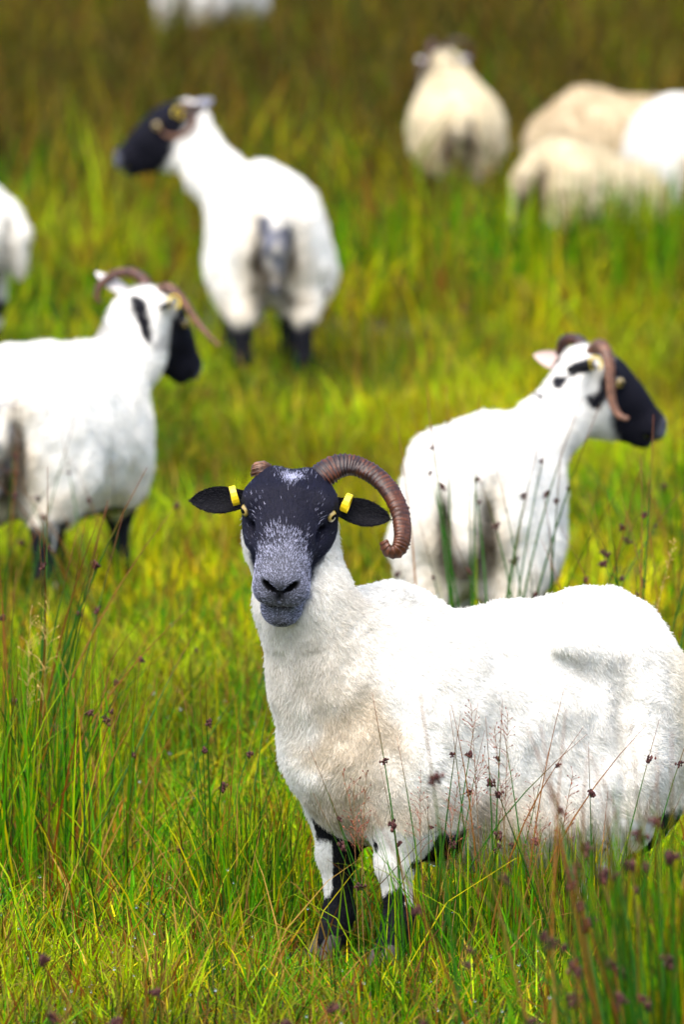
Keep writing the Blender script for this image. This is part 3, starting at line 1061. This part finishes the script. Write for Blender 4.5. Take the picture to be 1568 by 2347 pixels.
# far cream sheep grazing, sloping down to the right
H8 = Head((.50, -.03, .22), -10, 70)
p8 = dict(neck=[((.20, 0, .46), .15), ((.36, 0, .36), .115), (tuple(H8.w((-.040, 0, -.060))), .085)], extra=[E((-.1, 0, .42), (.34, .20, .20), .06)])
s8, _ = build_sheep('cream woolly sheep grazing head down in tall grass, nearer of two grazing humps',
                    (.82, 38.9), 46, .77, p8, H8, colour_plain(160, base=CREAM, dirt_shade=.9, face=.0), .016, fleece=22000, fleece_len=.03, fleece_r=(.002, .0008), seed=161)

s8.rotation_euler[1] = math.radians(17)

# far beige sheep grazing behind it
H9 = Head((.47, 0, .24), 0, 65)
p9 = dict(neck=[((.18, 0, .47), .15), ((.34, 0, .40), .12), (tuple(H9.w((-.040, 0, -.060))), .085)])
s9, _ = build_sheep('dull beige sheep grazing behind the cream one, half hidden by a white sheep',
                    (1.07, 41.9), 152, .88, p9, H9, colour_plain(180, base=CREAM * np.array([.80, .74, .68]), dirt_shade=.9, face=.0), .017, fleece=18000, fleece_len=.025, fleece_r=(.002, .0008), seed=181)

# far white sheep at the right edge
H10 = Head((.50, .0, .30), 0, 60)
p10 = dict(neck=[((.20, 0, .47), .14), ((.36, 0, .40), .11), (tuple(H10.w((-.040, 0, -.060))), .085)],
           extra=[C((-.20, .115, .565), (-.30, .10, .545), .048, .04, .04), C((-.20, -.115, .565), (-.30, -.10, .545), .048, .04, .04)],
           after=[E((-.26, 0, .675), (.20, .035, .075), .06, None, True)])
s10, _ = build_sheep('bright white bony-hipped sheep cut by the frame edge beside the two grazing ones',
                     (1.225, 39.9), 100, .97, p10, H10, colour_plain(200, base=WHITE * .93, dirt_shade=.9), .016, fleece=20000, fleece_r=(.0018, .0008), seed=201)

# ------------------------------------------------------------------ grass
PAL = dict(green=(.075, .260, .001), lime=(.320, .450, .001), yellow=(.520, .440, .002), olive=(.130, .108, .002), tan=(.36, .215, .040),
           brown=(.095, .040, .006), rust=(.250, .082, .006), dark=(.016, .062, .003))
PAL = {k: np.array(v) for k, v in PAL.items()}


def blades(x, y, length, width, lean, az, cols, seg3=True, curl=1.0, z0=None, tipmix=None):
    n = len(x)
    z = ground_z(x, y) - .01 if z0 is None else z0
    B = np.stack([x, y, z], 1)
    d = np.stack([np.cos(az), np.sin(az), np.zeros(n)], 1)
    wdir = rng.random(n) * 2 * math.pi
    W = np.stack([np.cos(wdir), np.sin(wdir), np.zeros(n)], 1)
    lv = [0, .38, .74, 1.0] if seg3 else [0, .55, 1.0]
    wv = [.75, 1.0, .62, 0] if seg3 else [.85, .8, 0]
    rows = []
    for t, w in zip(lv, wv):
        a = lean * (.35 + .65 * t * curl)
        p = B + length[:, None] * t * (d * np.sin(a)[:, None] + np.array([[0, 0, 1.0]]) * np.cos(a)[:, None])
        if w > 0:
            rows += [p - W * (width * w * .5)[:, None], p + W * (width * w * .5)[:, None]]
        else: rows.append(p)
    m = len(rows)
    V = np.stack(rows, 1).reshape(-1, 3)
    o = np.arange(n) * m
    if seg3:
        Q = np.concatenate([np.stack([o, o + 1, o + 3, o + 2], 1), np.stack([o + 2, o + 3, o + 5, o + 4], 1)])
        T = np.stack([o + 4, o + 5, o + 6], 1)
    else:
        Q = np.stack([o, o + 1, o + 3, o + 2], 1); T = np.stack([o + 2, o + 3, o + 4], 1)
    Cc = np.repeat(cols[:, None, :], m, 1)
    if tipmix is not None:
        Cc[:, -1] = Cc[:, -1] * .35 + tipmix * .65
        Cc[:, -3:-1] = Cc[:, -3:-1] * .7 + tipmix[:, None, :] * .3
    return V, [Q, T], Cc.reshape(-1, 3)


def scatter(n, y0, y1, margin, tuft=0.6, tuft_r=.05, tufts=None):
    """points in the wedge the view covers plus a margin at both sides"""
    y = np.sqrt(rng.uniform(y0 ** 2, y1 ** 2, n * 3))
    hw = y * .0304 + margin
    x = rng.uniform(-1, 1, len(y)) * (y1 * .0304 + margin)
    k = np.abs(x) < hw
    x, y = x[k][:n], y[k][:n]
    n = len(x)
    nt_ = tufts or max(1, n // 45)
    tx, ty = x[:nt_], y[:nt_]
    m = rng.random(n) < tuft
    i = rng.integers(0, nt_, n)
    ang = rng.random(n) * 2 * math.pi
    rad = np.abs(rng.normal(0, tuft_r, n))
    x = np.where(m, tx[i] + np.cos(ang) * rad, x)
    y = np.where(m, ty[i] + np.sin(ang) * rad, y)
    az = np.where(m & (rng.random(n) < .75), ang + rng.normal(0, .6, n), rng.random(n) * 2 * math.pi)
    return x, y, az, np.where(m, rad / tuft_r, 1.5), i


def pick(n, names, probs):
    """probs: (n,k) weights"""
    p = np.cumsum(probs / probs.sum(1, keepdims=True), 1)
    idx = (rng.random((n, 1)) > p).sum(1).clip(0, len(names) - 1)
    return np.array([PAL[k] for k in names])[idx]


DEWP = []
NAMES = ['green', 'lime', 'yellow', 'olive', 'tan', 'brown', 'rust', 'dark']


def zone_cols(x, y):
    n = len(x)
    P = np.stack([x, y * .38], 1)
    a = noise(P, .8, 51) * .55 + noise(P, 2.2, 52) * .45
    b = noise(P, 1.4, 53) * .6 + noise(P, 4.5, 54) * .4
    far = sstep(34, 50, y + 8 * (noise(P, .7, 58) - .5))
    w = np.zeros((n, 8))
    w[:, 0] = (.30 + 1.9 * sstep(.45, .62, a)) * (1 - .75 * far)
    w[:, 1] = (.8 + 1.6 * sstep(.4, .6, 1 - a)) * (1 - .8 * far)
    w[:, 2] = (.40 + 2.4 * sstep(.48, .62, b) * sstep(20, 27, y)) * (1 - .7 * far)
    w[:, 3] = .28 + 2.2 * far
    close = sstep(25, 21, y)
    w[:, 4] = .17 + .05 * far + .20 * close
    w[:, 5] = .10 + .10 * close + .9 * far * (.5 + sstep(.4, .7, b))
    w[:, 6] = .22 + .2 * close + .35 * far + .45 * sstep(.5, .7, b)
    w[:, 7] = .6 * sstep(.45, .65, a) + 1.0 * far + .22
    c = pick(n, NAMES, w)
    return c * rng.uniform(.55, 1.3, (n, 1)) * (.5 + 1.0 * noise(P, 2.6, 57))[:, None] * (1 - .45 * far)[:, None]


def grass(name, label, n, y0, y1, margin, lmin, lmax, wmin, wmax, lean, tuft=.6, tuft_r=.05, seg3=True, avoid=True, far_len=None):
    x, y, az, rr, ti = scatter(n, y0, y1, margin, tuft, tuft_r)
    n = len(x)
    c = zone_cols(x, y)
    tl = hash3(ti, ti * 0 + 3, ti * 0, 5)
    L = (lmin + (lmax - lmin) * rng.random(n) ** 1.6) * (.65 + .7 * tl)
    c = c * (.45 + 1.0 * hash3(ti, ti * 0 + 9, ti * 0, 6))[:, None]
    L = np.where((np.abs(x - .03) < .14) & (np.abs(y - 19.45) < .45), L * .5, L)      # trampled under the near sheep
    if far_len is not None: L = L * far_len(x, y)
    ln = np.abs(rng.normal(0, lean, n)) + .12 * rr
    V, F, Cc = blades(x, y, L, rng.uniform(wmin, wmax, n), ln.clip(0, 1.35), az, c, seg3, tipmix=np.where((rng.random(n) < .3)[:, None], PAL['tan'] * .8, c))
    if seg3:
        m7 = V.reshape(-1, 7, 3)
        DEWP.append(m7[rng.integers(0, n, 1500), rng.integers(4, 7, 1500)])
    o = link(name, np_mesh(name, V, F, Cc, False, M_GRASS))
    return tag(o, label, kind='stuff')


grass('turf_grass', 'short wet green and yellow turf around the near sheep', 110000, 18.3, 24.5, .55, .04, .13, .0022, .0048, .85)
grass('foreground_grass', 'short grass in front of the near sheep', 22000, 14.0, 18.3, .5, .05, .16, .003, .005, .6)
grass('meadow_grass', 'yellow green meadow grass between the standing sheep', 110000, 24.5, 36, .6, .05, .15, .004, .008, .8, .6, .08, False)
grass('rough_grass', 'tall olive and brown grass of the far pasture', 120000, 36, 72, .8, .15, .38, .007, .014, .65, .65, .14, False,
      far_len=lambda x, y: .75 + .5 * sstep(36, 44, y))


def lying_stalks():
    n = 900
    x, y, az, rr, ti = scatter(n, 18.0, 24.0, .4, 0)
    n = len(x)
    c = pick(n, NAMES, np.tile(np.array([[.9, .7, .6, .4, .9, .5, .9, .4]]), (n, 1))) * rng.uniform(.6, 1.2, (n, 1))
    V, F, Cc = blades(x, y, rng.uniform(.14, .40, n), rng.uniform(.0018, .0036, n), rng.uniform(.5, 1.45, n), az, c, True, z0=ground_z(x, y) + .015)
    tag(link('fallen_grass', np_mesh('fallen_grass', V, F, Cc, False, M_GRASS)), 'long bent green and rusty stalks lying over the turf', kind='stuff')


lying_stalks()


def tall_patch(name, label, cx, cy, rx, ry, n, lmin, lmax, lean=.28, w=(.002, .004)):
    x = cx + rng.normal(0, rx, n); y = cy + rng.normal(0, ry, n)
    L = rng.uniform(lmin, lmax, n)
    cc = pick(n, NAMES, np.tile(np.array([[2.2, .9, .25, .2, .12, .08, .18, 1.0]]), (n, 1))) * rng.uniform(.6, 1.3, (n, 1))
    V, F, Cc = blades(x, y, L, rng.uniform(*w, n), np.abs(rng.normal(0, lean, n)).clip(0, 1), rng.random(n) * 6.28, cc, True,
                      tipmix=np.where((rng.random(n) < .35)[:, None], PAL['rust'] * .9, cc))
    o = link(name, np_mesh(name, V, F, Cc, False, M_GRASS))
    tag(o, label, kind='stuff')


tall_patch('tall_grass', 'tall green grass growing in front of the belly of the near sheep', .35, 19.45, .13, .08, 1000, .10, .30)
tall_patch('tall_grass', 'dense dark green grass beside the front legs of the near sheep', -.16, 20.4, .07, .14, 500, .10, .30)
tall_patch('tall_grass', 'tall grass behind the back of the near sheep', .45, 22.6, .35, .5, 1500, .15, .42)
tall_patch('tall_grass', 'blurred dark green rush blades in the lower corner closest to the viewer', .50, 16.7, .075, .12, 700, .30, .66, .20, (.004, .007))
tall_patch('tall_grass', 'dark green blades at the frame edge beside the golden grass heads', -.60, 20.9, .10, .25, 350, .18, .50, .3, (.003, .005))
tall_patch('tall_grass', 'tall grass at the frame edge beside the far left rushes', -.66, 22.2, .12, .4, 900, .15, .42)
tall_patch('tall_grass', 'dark tall grass in front of the far grazing sheep', .95, 38.6, .5, .5, 1500, .25, .5, .3, (.008, .014))

# ------------------------------------------------------------------ rushes
def stem_mesh(h, bend, r, dead, seed):
    rr = np.random.default_rng(seed)
    n = 9
    t = np.linspace(0, 1, n)
    wob = rr.normal(0, .006, 2)
    path = np.stack([bend * t ** 2 * h + wob[0] * np.sin(t * 5), wob[1] * np.sin(t * 4), t * h * (1 - .15 * bend * t), r * (1 - .85 * t ** 1.6)], 1)
    V, F, L = tube(path, 5)
    T = np.concatenate([np.repeat(t, 5), [0, 1]])
    g = np.array((.022, .105, .004)); tip = np.array((.17, .045, .010))
    if dead: g, tip = np.array((.26, .105, .016)), np.array((.16, .05, .014))
    c = mix(g, tip, sstep(.72, .95, T))
    return np_mesh('stem', V, F, c, True, M_RUSH), path


def cluster_mesh(seed, r=.008):
    rr = np.random.default_rng(seed)
    V = []; F = []; cols = []
    k = rr.integers(14, 21)
    for i in range(k):
        c = rr.normal(0, 1, 3) * np.array([r * .5, r * .5, r * .6]) + np.array([r * .9, 0, 0])
        s = r * rr.uniform(.32, .55)
        ax = [np.array(v) for v in ((1, 0, 0), (-1, 0, 0), (0, 1, 0), (0, -1, 0), (0, 0, 1.6), (0, 0, -1.2))]
        o = len(V)
        V += [c + a * s for a in ax]
        F += [(o + a, o + b, o + c_) for a, b, c_ in ((0, 2, 4), (2, 1, 4), (1, 3, 4), (3, 0, 4), (2, 0, 5), (1, 2, 5), (3, 1, 5), (0, 3, 5))]
        col = np.array((.060, .022, .020)) * rr.uniform(.5, 1.9)
        cols += [col] * 6
    return np_mesh('flower_cluster', np.array(V), np.array(F), np.array(cols), True, M_SEED)


STEMS = [stem_mesh(1.0, b, .0042, d, s) for b, d, s in ((.05, 0, 1), (.15, 0, 2), (.28, 0, 3), (.10, 0, 4), (.40, 0, 5), (.12, 1, 6), (.30, 1, 7))]
CLUST = [cluster_mesh(60 + i, .0062) for i in range(5)]


def rush(label, x, y, n, h0, h1, spread=.05, lean=12, fl=.45, dead=.2, bias=(0, 0), thick=1.0, cl=1.0):
    root = bpy.data.objects.new('rush_clump', None)
    COL.objects.link(root)
    z = float(ground_z(np.array([x]), np.array([y]))[0])
    root.location = (x, y, z - .02)
    tag(root, label, 'rush', 'soft rush clumps in the pasture')
    for i in range(n):
        isd = random.random() < dead
        k = random.choice((5, 6)) if isd else random.choice((0, 1, 2, 3, 4, 0, 1))
        me, path = STEMS[k]
        s = bpy.data.objects.new('stem', me)
        COL.objects.link(s)
        s.parent = root
        a = random.random() * 2 * math.pi
        rr = abs(random.gauss(0, spread))
        s.location = (rr * math.cos(a), rr * math.sin(a), 0)
        L = random.uniform(h0, h1)
        s.scale = (L * random.uniform(.8, 1.2) * 1, L, L)
        tl = math.radians(abs(random.gauss(0, lean)))
        ax = Vector((-math.sin(a), math.cos(a), 0))
        q = Matrix.Rotation(tl, 3, ax) @ Matrix.Rotation(a + random.gauss(0, .8), 3, 'Z')
        if bias[0] or bias[1]:
            bl = math.hypot(*bias)
            q = Matrix.Rotation(math.radians(bl * random.uniform(.6, 1.3)), 3, Vector((-bias[1], bias[0], 0)) / bl) @ q
        s.rotation_euler = q.to_euler()
        if random.random() < fl:
            j = random.uniform(.70, .86)
            f = j * (len(path) - 1); i0 = int(f)
            p = path[i0] + (path[i0 + 1] - path[i0]) * (f - i0)
            c = bpy.data.objects.new('flower_cluster', random.choice(CLUST))
            COL.objects.link(c)
            c.parent = s
            c.location = p[:3]
            q_ = cl * random.uniform(.6, 1.2) / L
            c.scale = (q_, q_, q_)
            c.rotation_euler = (0, 0, random.random() * 6.28)
    return root


rush('tall green rushes fanning up at the frame edge, tallest of those before the two-horned sheep', -.64, 21.7, 24, .45, .80, .05, 10, .45, .3, (6, 0))
rush('dark rush stems standing just inside the frame edge beside the golden grass heads', -.545, 21.0, 16, .40, .66, .05, 12, .4, .25, (-3, 0))
rush('blurred rushes leaning in over the bottom edge below the white flank', .36, 16.2, 14, .42, .66, .07, 14, .9, .4, (-12, 0), 1.2, 1.3)
rush('slender rushes growing up in front of the near sheep, below its shoulder', .14, 19.40, 14, .30, .56, .05, 9, .5, .15)
rush('dense rushes with small flower heads in front of the flank of the near sheep', .25, 19.42, 18, .30, .54, .055, 11, .55, .2)
rush('thin rushes crossing the rear flank of the near sheep', .43, 19.30, 9, .30, .55, .06, 14, .5, .15)
rush('dark green rush tuft on the open turf beside the front legs', -.235, 20.6, 16, .28, .50, .03, 17, .25, .15)
rush('small rush tuft halfway between the frame edge and the near sheep', -.42, 21.2, 10, .30, .50, .04, 16, .3, .2)
rush('rushes in front of the rump of the rear-facing sheep behind the curled horn', .30, 23.3, 16, .50, .82, .07, 8, .65, .15)
rush('leaning rushes before the legs of the sheep behind the near one', .42, 23.0, 16, .48, .78, .07, 10, .65, .2, (5, 0))
rush('tall rushes rising from behind the back of the near sheep', .60, 22.5, 16, .45, .80, .06, 10, .6, .25, (7, 0))
rush('rushes at the frame edge above the rump of the near sheep', .70, 22.9, 14, .40, .70, .07, 12, .6, .25, (4, 0))
rush('thick blurred rush clump closest to the viewer in the lower corner', .475, 16.35, 60, .50, .86, .05, 8, .5, .25, (-3, 0), 1.3, 1.25)
rush('blurred rushes with dark round heads hanging before the near flank', .33, 16.75, 9, .66, .84, .05, 6, 1.0, .4, (-4, 0), 1.2, 1.3)
rush('low blurred rushes along the bottom of the frame beneath the hooves', .10, 16.4, 14, .34, .54, .08, 18, .7, .4, (-10, 0), 1.2, 1.25)
rush('low blurred leaning rushes at the bottom of the frame on the open turf side', -.26, 16.5, 15, .34, .56, .08, 18, .7, .4, (10, 0), 1.2, 1.25)
rush('sparse low rushes nearest the bottom corner on the open turf side', -.42, 17.0, 8, .30, .48, .07, 15, .4, .3, (8, 0), 1.2, 1.4)
rush('rushes under the chin of the two-horned sheep', -.50, 25.3, 12, .35, .60, .07, 12, .4, .3)
rush('rushes beside the hind legs of the two-horned sheep', -.78, 25.2, 12, .40, .65, .07, 12, .4, .35)
rush('faint rushes right of the open turf patch below the notched ear', -.20, 23.4, 10, .28, .48, .06, 14, .3, .3)
rush('blurred rushes under the muzzle of the sheep behind the near one', .78, 26.2, 14, .40, .65, .08, 12, .5, .35)
rush('blurred brown rushes below the cream rear-view sheep', .38, 37.0, 14, .45, .70, .12, 10, .4, .6, (0, 0), 1.5)
rush('blurred brown rushes beside the legs of the grey-tailed sheep', .10, 33.0, 10, .40, .60, .12, 12, .3, .5, (0, 0), 1.5)

# ------------------------------------------------------------------ flowering grasses
def panicle_mesh(seed, h, spread, col, tuft):
    rr = np.random.default_rng(seed)
    V = np.zeros((0, 3)); Q = []; T = []; cols = []
    def addt(path, c):
        nonlocal V
        v, f, L = tube(np.array(path), 4, cap=False)
        Q.append(f[0] + len(V)); V = np.concatenate([V, v]); cols.append(np.tile(c, (len(v), 1)))
    t = np.linspace(0, 1, 8)
    main = np.stack([.06 * h * t ** 2, .02 * h * np.sin(t * 3), h * t, .0011 * (1 - .6 * t)], 1)
    addt(main, np.array((.18, .17, .03)) * .5 + np.array(col) * .5)
    for i in range(tuft):
        f = rr.uniform(.62, 1.0)
        a = rr.random() * 6.28
        b = np.array([np.interp(f, t, main[:, k]) for k in range(3)])
        L = spread * (1.25 - f) * rr.uniform(.5, 1.3)
        d = np.array([math.cos(a), math.sin(a), rr.uniform(.5, 1.4)]); d /= np.linalg.norm(d)
        e = b + d * L
        addt([(*b, .0005), (*(b + d * L * .5 + np.array([0, 0, .15 * L])), .0004), (*e, .0003)], np.array(col))
        s0 = rr.uniform(.0018, .003)
        addt([(*e, .0002), (*(e + d * s0 * 1.2), s0 * .55), (*(e + d * s0 * 2.6), .0001)], np.array(col) * rr.uniform(.6, 1.3))
    return np_mesh('flower_stalk', V, [np.concatenate(Q)], np.concatenate(cols), True, M_SEED)


def panicle(label, x, y, h, n, spread, col, tuft, seed, lean=0):
    root = bpy.data.objects.new('flowering_grass', None)
    COL.objects.link(root)
    root.location = (x, y, float(ground_z(np.array([x]), np.array([y]))[0]) - .02)
    tag(root, label, 'grass plant', 'flowering grass stalks')
    me = panicle_mesh(seed, h, spread, col, tuft)
    for i in range(n):
        o = bpy.data.objects.new('flower_stalk', me)
        COL.objects.link(o); o.parent = root
        o.location = (random.gauss(0, .015), random.gauss(0, .02), 0)
        s = random.uniform(.82, 1.08)
        o.scale = (s, s, s)
        o.rotation_euler = (random.gauss(0, .08), random.gauss(lean, .09), random.random() * 6.28)


RED = (.26, .085, .05); TAN = (.50, .33, .10)
panicle('pink brown flowering grass before the shoulder of the near sheep, beside the tallest rush', .165, 19.32, .44, 3, .05, RED, 22, 301)
panicle('tall pink brown flowering grass centred on the white flank', .275, 19.35, .52, 3, .05, RED, 26, 302)
panicle('short reddish flowering grass before the front leg', .04, 19.38, .40, 3, .05, RED, 20, 303)
panicle('reddish flowering grass before the belly', .36, 19.33, .38, 3, .05, RED, 22, 304)
panicle('golden feathery grass heads at the frame edge below the two-horned sheep', -.615, 21.2, .48, 3, .07, TAN, 20, 305, .10)
panicle('pale straw seed head standing up just behind the rump line of the near sheep', .515, 21.6, .66, 1, .018, TAN, 40, 306)

# ------------------------------------------------------------------ dew
def dew(n):
    ico = [(0, 0, 1), (.894, 0, .447), (.276, .851, .447), (-.724, .526, .447), (-.724, -.526, .447), (.276, -.851, .447),
           (.724, .526, -.447), (-.276, .851, -.447), (-.894, 0, -.447), (-.276, -.851, -.447), (.724, -.526, -.447), (0, 0, -1)]
    fc = [(0, 1, 2), (0, 2, 3), (0, 3, 4), (0, 4, 5), (0, 5, 1), (1, 6, 2), (2, 7, 3), (3, 8, 4), (4, 9, 5), (5, 10, 1), (6, 7, 2), (7, 8, 3), (8, 9, 4), (9, 10, 5), (10, 6, 1),
          (11, 7, 6), (11, 8, 7), (11, 9, 8), (11, 10, 9), (11, 6, 10)]
    ico = np.array(ico); fc = np.array(fc)
    P = np.concatenate(DEWP)[:n]
    n = len(P)
    r = rng.uniform(.0013, .0036, n)
    V = (P[:, None, :] + ico[None] * r[:, None, None]).reshape(-1, 3)
    F = (fc[None] + (np.arange(n) * 12)[:, None, None]).reshape(-1, 3)
    m, t, o = new_mat('dew_water')
    p = N(t, 'ShaderNodeBsdfPrincipled', Roughness=0.02)
    p.inputs['Base Color'].default_value = (1, 1, 1, 1)
    p.inputs['Transmission Weight'].default_value = 1.0
    p.inputs['IOR'].default_value = 1.33
    t.links.new(p.outputs[0], o.inputs[0])
    ob = link('dew_drops', np_mesh('dew_drops', V, F, None, True, m))
    tag(ob, 'tiny glinting drops of dew on the grass', kind='stuff')


dew(3000)
